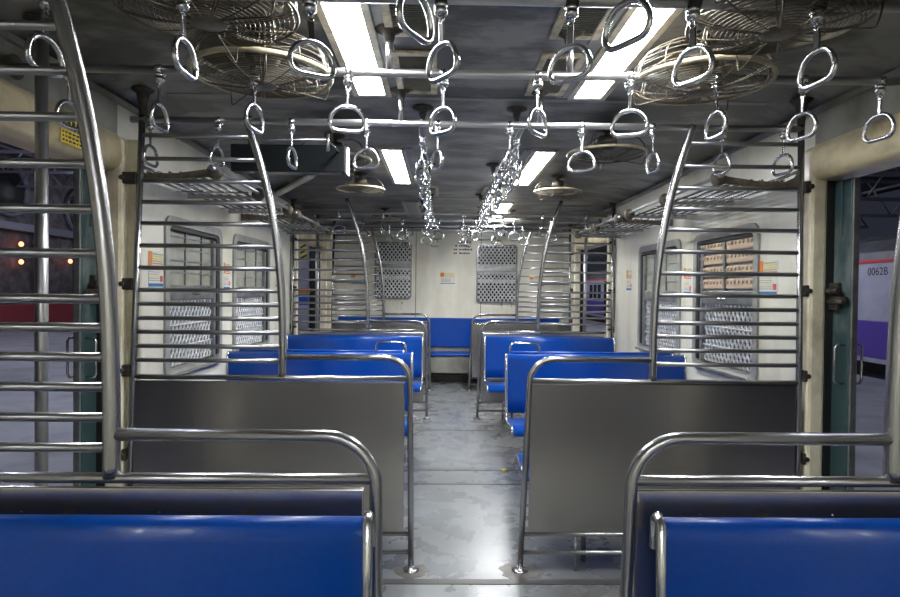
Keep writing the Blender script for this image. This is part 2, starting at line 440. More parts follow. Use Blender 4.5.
def side_window(n, s, y0, y1, style):
    b = MB()
    x0, x1 = s*(WALLX-0.014), s*(WALLX+0.05)
    ring_frame(b, rrect(y0-0.02, y1+0.02, WZ0-0.02, WZ1+0.02, 0.075), rrect(y0+0.03, y1-0.03, WZ0+0.03, WZ1-0.03, 0.05),
               lambda q: Vector((x0, q[0], q[1])), lambda q: Vector((x1, q[0], q[1])))
    o = b.build('window_%d' % n, WFRAME, origin=(s*WALLX, (y0+y1)/2, WZ0)); struct(o)
    yi0, yi1 = y0+0.03, y1-0.03
    zm0, zm1 = 1.27, 1.36
    X = lambda d: s*(WALLX+d)
    g = MB()
    g.box(X(-0.010), X(0.03), yi1-0.045, yi1+0.004, WZ0+0.05, WZ1-0.05, 0.01)
    g.box(X(-0.006), X(0.02), yi0+0.02, yi1-0.02, WZ1-0.062, WZ1-0.03, 0.008)
    g.build('gasket', RUBBER, o)
    g = MB(); g.box(X(-0.004), X(0.02), yi1-0.085, yi1-0.047, WZ0+0.04, WZ1-0.07, 0.004); g.build('slider_track', GREYM, o)
    m = MB().box(X(0.0), X(0.028), yi0+0.01, yi1-0.01, zm0, zm1, 0.004)
    m.build('middle_rail', GREYM, o)
    m = MB().box(X(-0.012), X(0.0), (y0+y1)/2-0.05, (y0+y1)/2+0.05, zm0+0.03, zm0+0.045, 0.003).cyl((X(-0.014), (y0+y1)/2, zm0+0.038), (X(0.0), (y0+y1)/2, zm0+0.038), 0.01)
    m.build('latch', CHROME, o)
    # upper part
    if style == 'shutter':
        u = MB().use(GREYM); u.box(X(0.022), X(0.03), yi0, yi1, zm1, WZ1-0.03)
        u.box(X(0.0), X(0.022), (y0+y1)/2-0.012, (y0+y1)/2+0.012, zm1, WZ1-0.04)
        u.use(SHUT)
        for c in range(2):
            ya = yi0+0.03+c*((yi1-yi0)/2-0.008); yb = ya+(yi1-yi0)/2-0.05
            for r in range(4):
                z = zm1+0.012+r*0.082
                u.box(X(0.004), X(0.022), ya, yb, z, z+0.066, 0.012)
                k = 7
                for q in range(k):
                    yy = ya+(yb-ya)*(q+0.5)/k
                    u.box(X(-0.004), X(0.006), yy-0.011, yy+0.011, z+0.034, z+0.058, 0.004, Matrix.Rotation(math.radians(22*s), 3, 'X'))
        u.build('louvred_shutter', SHUT, o)
    else:
        u = MB().use(FROST); u.box(X(0.022), X(0.03), yi0, yi1, zm1, WZ1-0.03)
        u.build('pane', FROST, o)
        u = MB().use(GREYM)
        for q in range(1, 5): u.box(X(0.014), X(0.022), yi0, yi1, zm1+q*0.072, zm1+q*0.072+0.008)
        for q in (0.36, 0.68):
            yy = yi0+(yi1-yi0)*q; u.box(X(0.012), X(0.022), yy-0.008, yy+0.008, zm1, WZ1-0.03)
        u.build('glazing_bars', GREYM, o)
    # lower part: backing and mesh guard
    l = MB().box(X(0.038), X(0.044), yi0, yi1, WZ0+0.02, zm0); l.build('lower_pane', GREYM, o)
    l = MB(); lattice(l, yi0+0.02, yi1-0.09, WZ0+0.05, zm0, X(0.018), 0.052, 0.0085)
    for z in (WZ0+0.16, WZ0+0.29): l.tube([(X(0.012), yi0+0.02, z), (X(0.012), yi1-0.02, z)], 0.006, 6)
    l.build('mesh_guard', LATT, o)
    # slanting sill
    k = MB().box(X(-0.05), X(0.0), y0+0.02, y1-0.02, WZ0-0.015, WZ0+0.004, 0.004, Matrix.Rotation(math.radians(18*s), 3, 'Y'), (X(0), 0, WZ0))
    k.build('window_sill', CHROME, o)
wn = 1
for s in (-1, 1):
    for i, (y0, y1) in enumerate(WIN):
        side_window(wn, s, y0, y1, 'shutter' if (s > 0 and i == 0) else 'pane'); wn += 1

def end_window(n, x0, x1, z0=1.20, z1=2.05):
    Y = YEND
    b = MB(); ring_frame(b, rrect(x0, x1, z0, z1, 0.06), rrect(x0+0.03, x1-0.03, z0+0.03, z1-0.03, 0.04),
                         lambda q: Vector((q[0], Y-0.035, q[1])), lambda q: Vector((q[0], Y-0.001, q[1])))
    o = b.build('window_%d' % n, GREYM, origin=((x0+x1)/2, Y, z0)); struct(o)
    MB().box(x0+0.02, x1-0.02, Y-0.008, Y-0.001, z0+0.02, z1-0.02).build('dark_pane', DARKG, o)
    g = MB().use(LATT)
    for z in (z0+0.30, z0+0.43, z0+0.52): g.box(x0+0.03, x1-0.03, Y-0.016, Y-0.009, z, z+0.055)
    g.build('inner_rails', LATT, o)
    g = MB(); lattice(g, x0+0.025, x1-0.025, z0+0.025, z1-0.025, Y-0.040, 0.058, 0.013, axis='Y')
    g.build('mesh_guard', LATT, o)
    g = MB().box(x0+0.01, x1-0.01, Y-0.055, Y-0.045, z0+0.47, z0+0.53, 0.003); g.build('guard_bar', GREYM, o)
end_window(5, -1.11, -0.56); end_window(6, 0.40, 1.01, 1.16, 2.03)
# water stains below the end windows
for (x0, x1) in ((-1.0, -0.5), (0.5, 1.0)):
    b = MB()
    for k in range(6):
        x = x0+(x1-x0)*random.random(); b.box(x, x+random.choice((0.004, 0.007, 0.014)), YEND-0.0015, YEND-0.0005, 1.14-random.random()**2*0.25, 1.165)
    o = b.build('rust_streaks', GRIME); tag(o, 'dark rust streaks run down the end wall below the %s mesh window' % ('left' if x0 < 0 else 'right'), 'stain', 'rust streaks under the end wall windows')

# ================================================================= PARTITIONS
RUNGZ = [1.0, 1.067, 1.134, 1.2, 1.267, 1.333, 1.438, 1.543, 1.648, 1.748, 1.848, 1.953, 2.063]
CURVE = [(0.925, 0.890), (1.10, 0.891), (1.30, 0.898), (1.45, 0.910), (1.60, 0.930), (1.72, 0.949), (1.84, 0.974), (1.95, 1.004), (2.05, 1.035), (2.147, 1.068)]
def _smooth(C, n=6):
    out = []
    for i in range(len(C)-1):
        p0, p1, p2, p3 = C[max(i-1, 0)], C[i], C[i+1], C[min(i+2, len(C)-1)]
        for k in range(n):
            t = k/n
            out.append(tuple(0.5*((2*b)+(-a+c)*t+(2*a-5*b+4*c-d)*t*t+(-a+3*b-3*c+d)*t**3) for a, b, c, d in zip(p0, p1, p2, p3)))
    return out+[C[-1]]
CURVE = _smooth([(0.925, 0.890), (1.15, 0.892), (1.40, 0.904), (1.65, 0.936), (1.90, 0.990), (2.147, 1.068)])
CURVE_TALL = CURVE+[(2.19, 1.084), (2.24, 1.103), (2.285, 1.121)]
def curve_x(z):
    for (z0, x0), (z1, x1) in zip(CURVE_TALL, CURVE_TALL[1:]):
        if z0 <= z <= z1: return x0+(x1-x0)*(z-z0)/(z1-z0)
    return CURVE_TALL[-1][1]
POSTX = 1.60
def post_x(s, z): return (1.618-0.032*z) if s < 0 else (1.612-0.010*z)
RUNGZ1 = [0.991, 1.058, 1.125, 1.191, 1.256, 1.319, 1.419, 1.516, 1.615, 1.717, 1.817, 1.915, 2.02]
def partition(s, y, label, rungz=RUNGZ, px=0.0):
    post_x = lambda s_, z_: (px if px else globals()['post_x'](s_, z_))
    dx = 0.0 if s > 0 else (-0.032 if y < 2 else -0.008)
    t = thing('seat_partition', label, 'partition', (s*0.95, y, 0), 'steel seat partitions with ladder grilles')
    foot = 0.262 if s < 0 else 0.262
    foot_top = 0.275 if s < 0 else 0.297
    R = 0.115
    pts = [(s*foot, y, 0.0), (s*(foot+(foot_top-foot)*0.9), y, 0.80), (s*foot_top, y, 0.905)] + \
          [(s*(foot_top+R-R*math.cos(math.radians(a))), y, 0.905+R*math.sin(math.radians(a))) for a in range(10, 91, 10)] + [(s*(0.89+dx), y, 1.02)]
    MB().tube(pts, 0.0145, 12).build('frame_tube', STEEL, t)
    zt = 0.924 if y < 2 else (0.921 if s < 0 else 0.915)
    MB().tube([(s*foot_top, y, zt), (s*POSTX, y, zt)], 0.0125, 10).build('top_rail', STEEL, t)
    for z in (0.176, 0.088):
        MB().tube([(s*(foot+0.004), y, z), (s*POSTX, y, z)], 0.011, 10).build('lower_rail', STEEL, t)
    for x in (0.53, 1.08):
        MB().tube([(s*x, y, 0.176), (s*x, y, 0.0)], 0.009, 8).build('stub_leg', STEEL, t)
    b = MB(); b.box(s*0.300, s*1.588, y-0.007, y+0.007, 0.186, 0.904, 0.004)
    p = b.build('panel', PANEL, t)
    b = MB()
    for x in (0.45, 0.75, 1.05, 1.35):
        for z in (0.27, 0.56, 0.85): b.lathe([(0.003, 0), (0.0025, 0.0015), (0.001, 0.002)], (s*x, y-0.007, z), 8, 'Y')
    for v in b.bm.verts: v.co.y = 2*(y-0.007)-v.co.y
    b.build('rivets', STEEL, p)
    for x in (foot, post_x(s, 0)):
        MB().lathe([(0.040, 0.0), (0.040, 0.005), (0.030, 0.009), (0.020, 0.012), (0.018, 0.022), (0.0155, 0.023)], (s*x, y, 0)).build('floor_flange', STEEL, t)
    # outer post with trumpet flange at the ceiling
    MB().tube([(s*post_x(s, 0), y, 0.0), (s*post_x(s, 2.277), y, 2.277)], 0.015, 12).build('outer_post', STEEL, t)
    MB().lathe([(0.017, -0.12), (0.020, -0.06), (0.030, -0.02), (0.052, -0.004), (0.052, 0.0)], (s*post_x(s, 2.27), y, 2.276)).build('ceiling_flange', DARKM, t)
    MB().tube([(s*(x+dx), y, z) for z, x in (CURVE_TALL if y > 6 and y < 7 else CURVE)], 0.0185, 14).build('curved_pole', STEEL, t)
    for z in rungz:
        MB().tube([(s*(curve_x(z)+dx), y, z), (s*post_x(s, z), y, z)], 0.0108, 8).build('rung', RUNG, t)
    for z in (1.86, 1.36, 0.95, 0.55):
        b = MB(); b.box(s*(post_x(s, z)+0.012), s*max(1.665, post_x(s, z)+0.02), y-0.016, y+0.016, z-0.028, z+0.028, 0.006)
        b.cyl((s*1.635, y-0.024, z), (s*1.635, y+0.014, z), 0.012); b.build('clamp', DARKM, t)
    return t
LBL = {1: 'nearest partition, its blue seat back in front', 2: 'second from the camera', 3: '', 4: ''}
pL = partition(-1, YP2, 'left bare steel partition facing the first doorway, full ladder grille above it')
pR = partition(1, YP2, 'right bare steel partition facing the first doorway, full ladder grille above it')
n1 = partition(-1, YP1, 'nearest left steel partition, tall grille with big curved pole at left', RUNGZ1)
n2 = partition(1, YP1, 'nearest right steel partition with rounded rail corner, its grille cut off by the right frame edge', RUNGZ1)
RT = RUNGZ+[2.165, 2.235]
partition(-1, YP3, 'small left partition at the near side of the far doorway, behind blue bench', RT, 1.668)
partition(1, YP3, 'small right partition at the near side of the far doorway, behind blue bench', RT, 1.668)
dup(pL, (-0.95, YP4, 0), label='farthest left partition with grille just before the cream end wall')
dup(pR, (0.95, YP4, 0), label='farthest right partition with grille just before the cream end wall')

# ================================================================= BENCHES
def bench(label, loc, s, handle=False, group='blue bench seats of the carriage', x0=0.335, x1=1.66):
    """faces -Y; loc is the floor point behind the backrest at x = 0"""
    X, Y, Z = loc
    t = thing('bench_seat', label, 'bench', ((x0+x1)/2*s+X, Y, 0), group)
    xa, xb = sorted((s*x0, s*x1))
    # backrest: curved shell
    def shell(prof, th):
        out = []
        n = len(prof)
        nr = []
        for i in range(n):
            a = Vector(prof[max(i-1, 0)]); b = Vector(prof[min(i+1, n-1)]); d = (b-a).normalized(); nr.append(Vector((-d.y, d.x)))
        return [tuple(Vector(prof[i])+nr[i]*th/2) for i in range(n)] + [tuple(Vector(prof[i])-nr[i]*th/2) for i in reversed(range(n))]
    bp = [(-0.045, 0.868+Z), (-0.062, 0.874+Z), (-0.076, 0.862+Z), (-0.080, 0.83+Z), (-0.084, 0.74), (-0.090, 0.64), (-0.098, 0.55), (-0.108, 0.455)]
    bk = MB().extrude_profile([(Y+a, b) for a, b in shell(bp, 0.012)], 'X', xa, xb, True); bk.build('backrest', BLUE, t)
    sp = [(-0.095, 0.402), (-0.13, 0.398), (-0.25, 0.402), (-0.38, 0.418), (-0.45, 0.430), (-0.485, 0.425), (-0.505, 0.405), (-0.508, 0.372)]
    MB().extrude_profile([(Y+a, b) for a, b in shell(sp, 0.012)], 'X', xa, xb, True).build('seat', BLUE, t)
    for xe in (xa, xb):
        e = MB(); o = 0.006 if xe == xb else -0.006
        e.tube([(xe+o, Y-0.040, 0.80), (xe+o, Y-0.045, 0.862), (xe+o, Y-0.062, 0.874), (xe+o, Y-0.078, 0.860), (xe+o, Y-0.084, 0.74), (xe+o, Y-0.098, 0.55), (xe+o, Y-0.115, 0.46),
                (xe+o, Y-0.14, 0.398), (xe+o, Y-0.25, 0.398), (xe+o, Y-0.45, 0.422), (xe+o, Y-0.497, 0.41), (xe+o, Y-0.51, 0.365)], 0.0115, 8)
        e.build('end_trim', CHROME, t)
    for k, xe in enumerate((xa+0.28, (xa+xb)/2, xb-0.28)):
        e = MB()
        e.tube([(xe, Y-0.47, 0.400), (xe, Y-0.25, 0.378), (xe, Y-0.10, 0.375), (xe, Y-0.06, 0.40), (xe, Y-0.035, 0.84)], 0.012, 8)
        e.tube([(xe, Y-0.40, 0.40), (xe, Y-0.10, 0.16)], 0.010, 8)
        e.tube([(xe, Y-0.08, 0.42), (xe, Y-0.08, 0.0)], 0.013, 8)
        e.build('support_leg', STEEL, t)
    if handle:
        x = s*0.39; x2 = s*0.605
        h = MB(); z0, z1 = 0.865, 0.955; d = (x2-x)
        h.tube([(x, Y-0.045, z0-0.04), (x, Y-0.045, z1-0.03), (x+d*0.04, Y-0.045, z1-0.01), (x+d*0.12, Y-0.045, z1), (x2-d*0.12, Y-0.045, z1), (x2-d*0.04, Y-0.045, z1-0.01), (x2, Y-0.045, z1-0.03), (x2, Y-0.045, z0-0.04)], 0.009, 8)
        h.build('grab_handle', CHROME, t)
    return t
B1L = bench('large blue bench back in the left foreground, cut off by the bottom of the frame', (0, YP1-0.02, -0.008), -1, x0=0.287)
B1R = bench('large blue bench back in the right foreground, cut off by the bottom of the frame', (0, YP1-0.02, -0.008), 1, x0=0.335)
YM = 4.50
BML = bench('left blue bench with chrome grab loop, seen over the first bare steel panel', (0, YM, 0), -1, True, x0=0.345, x1=1.685)
BMR = bench('right blue bench with chrome grab loop, its seat edge jutting into the aisle', (0, YM, 0), 1, True, x0=0.365, x1=1.685)
cx = -(0.335+1.66)/2
B1L_x = B1L.location.x
dup(B1L, (cx-0.005, YP3-0.02, 0), label='left blue bench against the far doorway partition, farther of the left backs')
dup(B1R, (B1R.location.x, YP3-0.02, 0), label='right blue bench against the far doorway partition, farther of the right backs')
for s, src in ((-1, B1R), (1, B1L)):   # turned to face away from the camera
    nm = 'left' if s < 0 else 'right'
    dup(src, (s*abs(cx), YP2+0.02, 0), PI, '%s blue bench facing away, hidden behind the first bare steel panel' % nm)
away = bench('right blue bench facing away, back to back with the grab loop bench', (0, YM+0.05, 0), 1, x0=0.42)
away.rotation_euler = (0, 0, PI)
dup(away, (-away.location.x, YM+0.05, 0), PI, 'left blue bench facing away, back to back with the grab loop bench')
# end bench
t = thing('bench_seat', 'blue bench against the cream end wall, closing the far end of the aisle', 'bench', (0, YEND-0.02, 0), 'blue bench seats of the carriage')
def eprof(p, z=0): return [(YEND+a, b) for a, b in p]
MB().box(-1.64, 1.64, YEND-0.075, YEND-0.035, 0.50, 0.935, 0.014).build('backrest', BLUE, t)
b = MB(); b.box(-1.64, 1.64, YEND-0.47, YEND-0.06, 0.405, 0.445, 0.016); b.build('seat', BLUE, t)
b = MB(); b.box(-1.64, 1.64, YEND-0.45, YEND-0.43, 0.17, 0.395, 0.004); b.build('skirt', GRIME, t)
for x in (-1.5, -0.75, 0.75, 1.5):
    MB().box(x-0.015, x+0.015, YEND-0.44, YEND-0.05, 0.0, 0.40, 0.004).build('support_leg', STEEL, t)

# ================================================================= GRAB RAILS
ZB = 2.136
def flange_stub(x, y, zb, t, zt=ZC):
    st = MB().tube([(x, y, zb), (x, y, zt-0.001)], 0.013, 10).build('support', STEEL, t)
    MB().lathe([(0.016, -0.05), (0.022, -0.02), (0.055, -0.006), (0.055, 0.0)], (x, y, zt-0.001)).build('ceiling_flange', DARKM, st)
def cross_bar(y, label, x0=-1.6, x1=1.6, zb=ZB, r=0.0155, stubs=(-0.33, 0.33), mat_=None, name='overhead_grab_rail'):
    t = thing(name, label, 'grab rail', (0, y, zb), 'cross rails under the ceiling')
    MB().tube([(x0, y, zb), (x1, y, zb)], r, 14).build('rail', mat_ or RAILM, t)
    for x in stubs: flange_stub(x, y, zb, t)
    for x in (x0, x1):
        if abs(x) > 1.62:
            MB().lathe([(0.02, 0), (0.045, 0.01 if x < 0 else -0.01), (0.045, 0.014 if x < 0 else -0.014)][::-1], (x, y, zb), 16, 'X').build('wall_flange', DARKM, t)
    return t
YC, YA = 1.635, 2.205
cross_bar(YP1, 'cross rail above the nearest partition, just out of the frame, holding two straps')
cross_bar(YC, 'topmost visible cross rail, skimming the top edge of the frame in the first doorway', -1.69, 1.69)
cross_bar(YA, 'thick bright cross rail in the middle of the first doorway, spanning the whole frame', -1.69, 1.69)
cross_bar(YP2, 'cross rail resting on top of the two full ladder grilles')
cross_bar(YP3, 'distant cross rail on top of the grilles at the near side of the far doorway')
cross_bar(6.85, 'distant cross rail inside the far doorway, first behind the grille rail', -1.69, 1.69)
cross_bar(7.45, 'distant cross rail inside the far doorway, second behind the grille rail', -1.69, 1.69)
cross_bar(YP4, 'distant cross rail on top of the farthest grilles')
# short bright rods in front of the end wall windows
for (x0, x1, sd) in ((-1.14, -0.55, 'left'), (0.30, 0.80, 'right')):
    t = thing('overhead_grab_rail', 'short bright rod just above the %s mesh window of the end wall' % sd, 'grab rail', ((x0+x1)/2, 8.80, 2.13), 'short rods by the end wall')
    MB().tube([(x0, 8.80, 2.12), (x1, 8.80, 2.12)], 0.021, 12).build('rail', PAPER, t)
    for x in (x0, x1): MB().tube([(x, 8.80, 2.13), (x, 8.80, ZC-0.001)], 0.010, 8).build('support', STEEL, t)
# lengthwise rails over the aisle
for x, sd in ((-0.236, 'left'), (0.256, 'right')):
    t = thing('lengthwise_grab_rail', 'lengthwise rail over the %s edge of the aisle, hidden by its row of straps' % sd, 'grab rail', (x, 4.5, 2.147), 'lengthwise rails over the aisle')
    MB().tube([(x, YP2+0.02, 2.147), (x, YP3-0.02, 2.147)], 0.0155, 12).build('rail', STEEL, t)
    for y in (3.15, 4.55, 5.95): flange_stub(x, y, 2.147, t)

# ---------------------------------------------------------------- hanging straps
def strap_proto(long=0.0, dark=False):
    t = thing('hanging_strap', 'strap', 'hand strap', (0, 0, 0))
    # collar around the rail (rail runs along X) and the silver barrel below it
    w_ = 0.017 if dark else 0.011
    b = MB(); b.tube([(-w_, 0, 0), (w_, 0, 0)], 0.0215 if dark else 0.0185, 14); b.build('rubber_collar' if dark else 'rail_clip', BLACK if dark else CHROME, t)
    b = MB(); b.lathe([(0.014, -0.012), (0.0185, -0.017), (0.0185, -0.024), (0.0165, -0.026), (0.0185, -0.029), (0.0185, -0.041), (0.012, -0.047), (0.006, -0.050)], (0, 0, 0), 16)
    b.tube([(-0.0165, 0, -0.0185), (-0.019, 0, -0.006), (-0.019, 0, 0.010)], 0.004, 6)
    b.tube([(0.0165, 0, -0.0185), (0.019, 0, -0.006), (0.019, 0, 0.010)], 0.004, 6)
    b.build('barrel_clamp', CHROME, t)
    b = MB(); b.tube([(0.009*math.cos(a), 0, -0.058+0.011*math.sin(a)) for a in [2*PI*k/12 for k in range(12)]], 0.0028, 6, closed=True)
    b.build('link', CHROME, t)
    hw = 0.0075 if dark else 0.0045
    b = MB(); b.use(BLACK); b.box(-hw, hw, 0.0016, 0.0045, -0.120-long, -0.060, 0.001)
    if dark:
        b.box(-0.0085, 0.0085, -0.0022, 0.0016, -0.120-long, -0.060, 0.001)
        b.use(CHROME); b.box(-0.0108, -0.0085, -0.0025, 0.0045, -0.120-long, -0.060, 0.0008)
    else: b.use(CHROME); b.box(-0.0052, 0.0052, -0.0030, 0.0016, -0.120-long, -0.060, 0.001)
    b.build('hanger_strip', CHROME, t)
    z = -0.118-long
    # D ring
    half = [(0.0, 0.0), (0.013, 0.001), (0.026, 0.004), (0.038, 0.011), (0.048, 0.020), (0.056, 0.032), (0.0615, 0.046), (0.0635, 0.059), (0.0615, 0.072), (0.055, 0.082), (0.045, 0.088), (0.032, 0.090), (0.015, 0.0905)]
    pts = [(x, 0, z-0.006-d) for x, d in half] + [(-x, 0, z-0.006-d) for x, d in half[:0:-1]]
    b = MB(); b.tube(pts, 0.0076, 12, closed=True)
    b.build('ring', CHROME, t)
    return t
S0 = strap_proto(); S1 = strap_proto(0.024, True); S3 = strap_proto(0.014, True); S2 = strap_proto(0.0, True)
S0.location = (0, 0, -50)
USED = set()
def strap(x, y, yawd, tilt, label, group, src=None, zb=ZB):
    src = src or S0
    if src.name not in USED: o = src; USED.add(src.name)
    else: o = dup(src)
    o.location = (x, y, zb); o['label'] = label
    o['group'] = group
    o.rotation_euler = (0, 0, 0)
    # barrel and collar stay square to the rail; link, strip and ring swivel and swing
    R = Matrix.Rotation(math.radians(tilt), 4, 'Y') @ Matrix.Rotation(math.radians(yawd), 4, 'Z')
    for c in kids(o):
        if c.name.split('.')[0] in ('link', 'hanger_strip', 'ring'):
            c.matrix_basis = R
        elif along[0] and c.name.split('.')[0] in ('rubber_collar', 'rail_clip', 'barrel_clamp'):
            c.matrix_basis = Matrix.Rotation(PI/2, 4, 'Z')
        else: c.matrix_basis = Matrix.Identity(4)
    return o
along = [False]
ORD = ['first', 'second', 'third', 'fourth', 'fifth', 'sixth', 'seventh', 'eighth', 'ninth', 'tenth', 'eleventh', 'twelfth', 'thirteenth', 'fourteenth', 'fifteenth']
def X_at(px, s): return (px-440)/s+CAMX
def swivel(x, y, r, side):
    # side +1: right end of the ring nearer the doorway behind the viewer; r: how open the ring looks
    th = math.degrees(math.atan2(y, x-CAMX))
    return th-90-side*math.degrees(math.acos(min(1, r)))
g = 'straps on the topmost visible cross rail'
for i, (px, r, sd) in enumerate([(50, .62, -1), (183, .42, -1), (308, .92, -1), (438, .6, 1), (568, .83, 1), (690, .76, 1), (815, .64, 1)]):
    x = X_at(px, 367); strap(x, YC, swivel(x, YC, r, sd), random.uniform(-3, 3), 'large hanging strap on the topmost cross rail, %s from the left' % ORD[i], g, S2)
g = 'straps on the thick middle cross rail'
for i, (px, r, sd) in enumerate([(73, .6, -1), (161, .42, -1), (254, .45, -1), (347, 1, -1), (441, .7, 1), (535, .48, -1), (628, .99, 1), (715, .52, 1), (803, .72, 1), (881, .7, 1)]):
    x = X_at(px, 272); strap(x, YA, swivel(x, YA, r, sd), random.uniform(-2, 2), 'hanging strap on the thick middle cross rail, %s from the left' % ORD[i], g)
g = 'straps on the rail over the first full grilles'
for i, (px, r, sd) in enumerate([(152, .45, -1), (219, .45, -1), (291, .3, -1), (365, .92, 1), (436, .4, 1), (508, .4, -1), (580, .97, 1), (651, .42, 1), (722, .55, 1), (784, .64, 1)]):
    x = X_at(px, 209.4); strap(x, YP2, swivel(x, YP2, r, sd), random.uniform(-2, 2), 'small strap on the rail over the full ladder grilles, %s from the left' % ORD[i], g)
g = 'straps on the rail above the nearest partition'
x = X_at(416, 455); strap(x, YP1, swivel(x, YP1, .55, -1), 2, 'big ring at the top edge of the frame left of centre', g, S3)
x = X_at(622, 455); strap(x, YP1, swivel(x, YP1, .75, 1), -2, 'big ring at the top edge of the frame over the right lit lamp', g, S1)
along[0] = True
for x, sd in ((-0.236, 'left'), (0.256, 'right')):
    n = 14 if sd == 'right' else 12
    for i in range(n):
        y = 3.12+i*(2.95/(n-1))
        strap(x, y, 60+random.uniform(-35, 50), random.uniform(-4, 4), 'strap in the %s row over the aisle, %s from the near end' % (sd, ORD[i]), '%s lengthwise row of straps' % sd, zb=2.147)
along[0] = False
for y, xs, nm in ((YP3, (-1.2, -0.75, -0.3, 0.1, 0.5, 0.95, 1.4), 'on the rail over the near grilles of the far doorway'),
                  (6.85, (-1.0, -0.6, -0.15, 0.28, 0.7, 1.15), 'on the first rail inside the far doorway'),
                  (7.45, (-0.8, -0.35, 0.12, 0.5, 0.9), 'on the second rail inside the far doorway'),
                  (YP4, (-0.62, -0.2, 0.2, 0.62), 'on the rail over the farthest grilles')):
    for i, x in enumerate(xs):
        strap(x+random.uniform(-0.03, 0.03), y, random.uniform(-80, 80), random.uniform(-3, 3), 'tiny strap %s, %s from left' % (nm, ORD[i]), 'distant straps of the far doorway')

# ================================================================= FANS
def fan_proto(thin=False, flat=False):
    t = thing('caged_ceiling_fan', 'fan', 'fan', (0, 0, ZC))
    z = ZC
    b = MB(); b.lathe([(0.07, 0.0), (0.07, -0.012), (0.03, -0.025), (0.018, -0.03), (0.018, -0.05)][::-1], (0, 0, z), 20); b.build('mount', DARKM, t)
    b = MB(); b.lathe([(0.02, -0.045), (0.055, -0.055), (0.065, -0.08), (0.062, -0.115), (0.04, -0.135), (0.01, -0.14)][::-1], (0, 0, z), 24); m = b.build('motor', DARKM, t)
    for k in range(3):
        b = MB(); a = 2*PI*k/3+0.3
        n = 8; P = []
        bm = b.bm
        top = []; bot = []
        for i in range(n+1):
            r = 0.05+0.155*i/n; wd = 0.028+0.040*math.sin(PI*min(1, (i+1.5)/n)*0.62)
            for lst, dz in ((top, 0.0012), (bot, -0.0012)):
                row = []
                for sd in (-1, 1):
                    loc = Vector((r, sd*wd, -0.128+sd*0.013+dz))
                    row.append(bm.verts.new(Matrix.Rotation(a, 3, 'Z') @ loc + Vector((0, 0, z))))
                lst.append(row)
        fs = []
        for i in range(n):
            fs.append(bm.faces.new((top[i][0], top[i+1][0], top[i+1][1], top[i][1])))
            fs.append(bm.faces.new((bot[i][0], bot[i][1], bot[i+1][1], bot[i+1][0])))
            for q in (0, 1): fs.append(bm.faces.new((top[i][q], top[i+1][q], bot[i+1][q], bot[i][q])))
        fs.append(bm.faces.new((top[0][0], top[0][1], bot[0][1], bot[0][0]))); fs.append(bm.faces.new((top[n][0], top[n][1], bot[n][1], bot[n][0])))
        b._fin(fs, True)
        b.build('blade', BRONZE, t)
    def circ(b, r, zz, rad, seg=5): b.tube([(r*math.cos(2*PI*k/44), r*math.sin(2*PI*k/44), zz) for k in range(44)], rad, seg, closed=True)
    # wire guard: domed below, drum above
    g = MB()
    def zl(r): return z-0.208+0.034*(r/0.24)**2.2     # lower dish
    rs = [0.060+0.0135*i for i in range(14)]
    for r in rs: circ(g, r, zl(r), 0.0016, 4)
    for (r, dz) in () if flat else ((0.246, -0.150), (0.243, -0.128), (0.236, -0.106), (0.224, -0.086), (0.205, -0.068), (0.180, -0.055), (0.15, -0.046)): circ(g, r, z+dz, 0.0016, 4)
    for k in range(12):
        for da in (-0.035, 0.035) if k % 2 == 0 else (0,):
            a = 2*PI*k/12+da; ca, sa = math.cos(a), math.sin(a)
            pr = [(0.045, zl(0.045)), (0.10, zl(0.10)), (0.16, zl(0.16)), (0.21, zl(0.21)), (0.244, z-0.172), (0.247, z-0.150), (0.236, z-0.106), (0.205, z-0.068), (0.15, z-0.046), (0.06, z-0.040)]
            g.tube([(r*ca, r*sa, zz) for r, zz in (pr[:6] if flat else pr)], 0.0024, 5)
            if flat and k % 4 == 0: g.tube([(r*ca, r*sa, zz) for r, zz in pr[5:]], 0.0024, 5)
    g.build('wire_guard', WIREM, t)
    r_ = MB(); circ(r_, 0.248, z-0.168, 0.004 if thin else 0.0095, 8); r_.build('guard_rim', WIREM if thin else TAN, t)
    h = MB(); h.lathe([(0.012, -0.004), (0.05, -0.002), (0.056, 0.003), (0.05, 0.008), (0.012, 0.010)], (0, 0, zl(0.05)), 24); h.build('centre_badge', BRONZE, t)
    for a in (PI*1.35, PI*1.85, PI*0.5):
        ca, sa = math.cos(a), math.sin(a)
        k = MB(); k.tube([(0.246*ca, 0.246*sa, z-0.172), (0.240*ca, 0.240*sa, z-0.205), (0.232*ca, 0.232*sa, z-0.228), (0.222*ca, 0.222*sa, z-0.230), (0.12*ca, 0.12*sa, z-0.214), (0.05*ca, 0.05*sa, z-0.207)], 0.0028, 6); k.build('clip_wire', WIREM, t)
    return t
F = fan_proto(); FT = fan_proto(True); FF = fan_proto(False, True)
FSC = [1, 1, 1, 1, 0.9, 0.9, 0.78, 0.78, 0.78, 0.78]
fans = [(-0.80, 1.72, 'left caged fan cut by the top of the frame, nearest above the first doorway'),
        (0.83, 1.72, 'right caged fan nearest the top edge of the frame above the first doorway'),
        (-0.80, 2.24, 'left caged fan with tan rim just behind the thick cross rail'),
        (0.83, 2.24, 'right caged fan with tan rim just behind the thick cross rail'),
        (-0.80, 3.75, 'left caged fan over the near benches, mostly behind the black display box'),
        (0.83, 3.50, 'right caged fan in shadow over the near benches'),
        (-0.80, 4.97, 'left small caged fan over the middle of the far benches, edge on'),
        (0.83, 4.97, 'right small caged fan over the middle of the far benches, edge on'),
        (-0.80, 7.10, 'left tiny caged fan above the far doorway'),
        (0.70, 7.10, 'right tiny caged fan above the far doorway')]
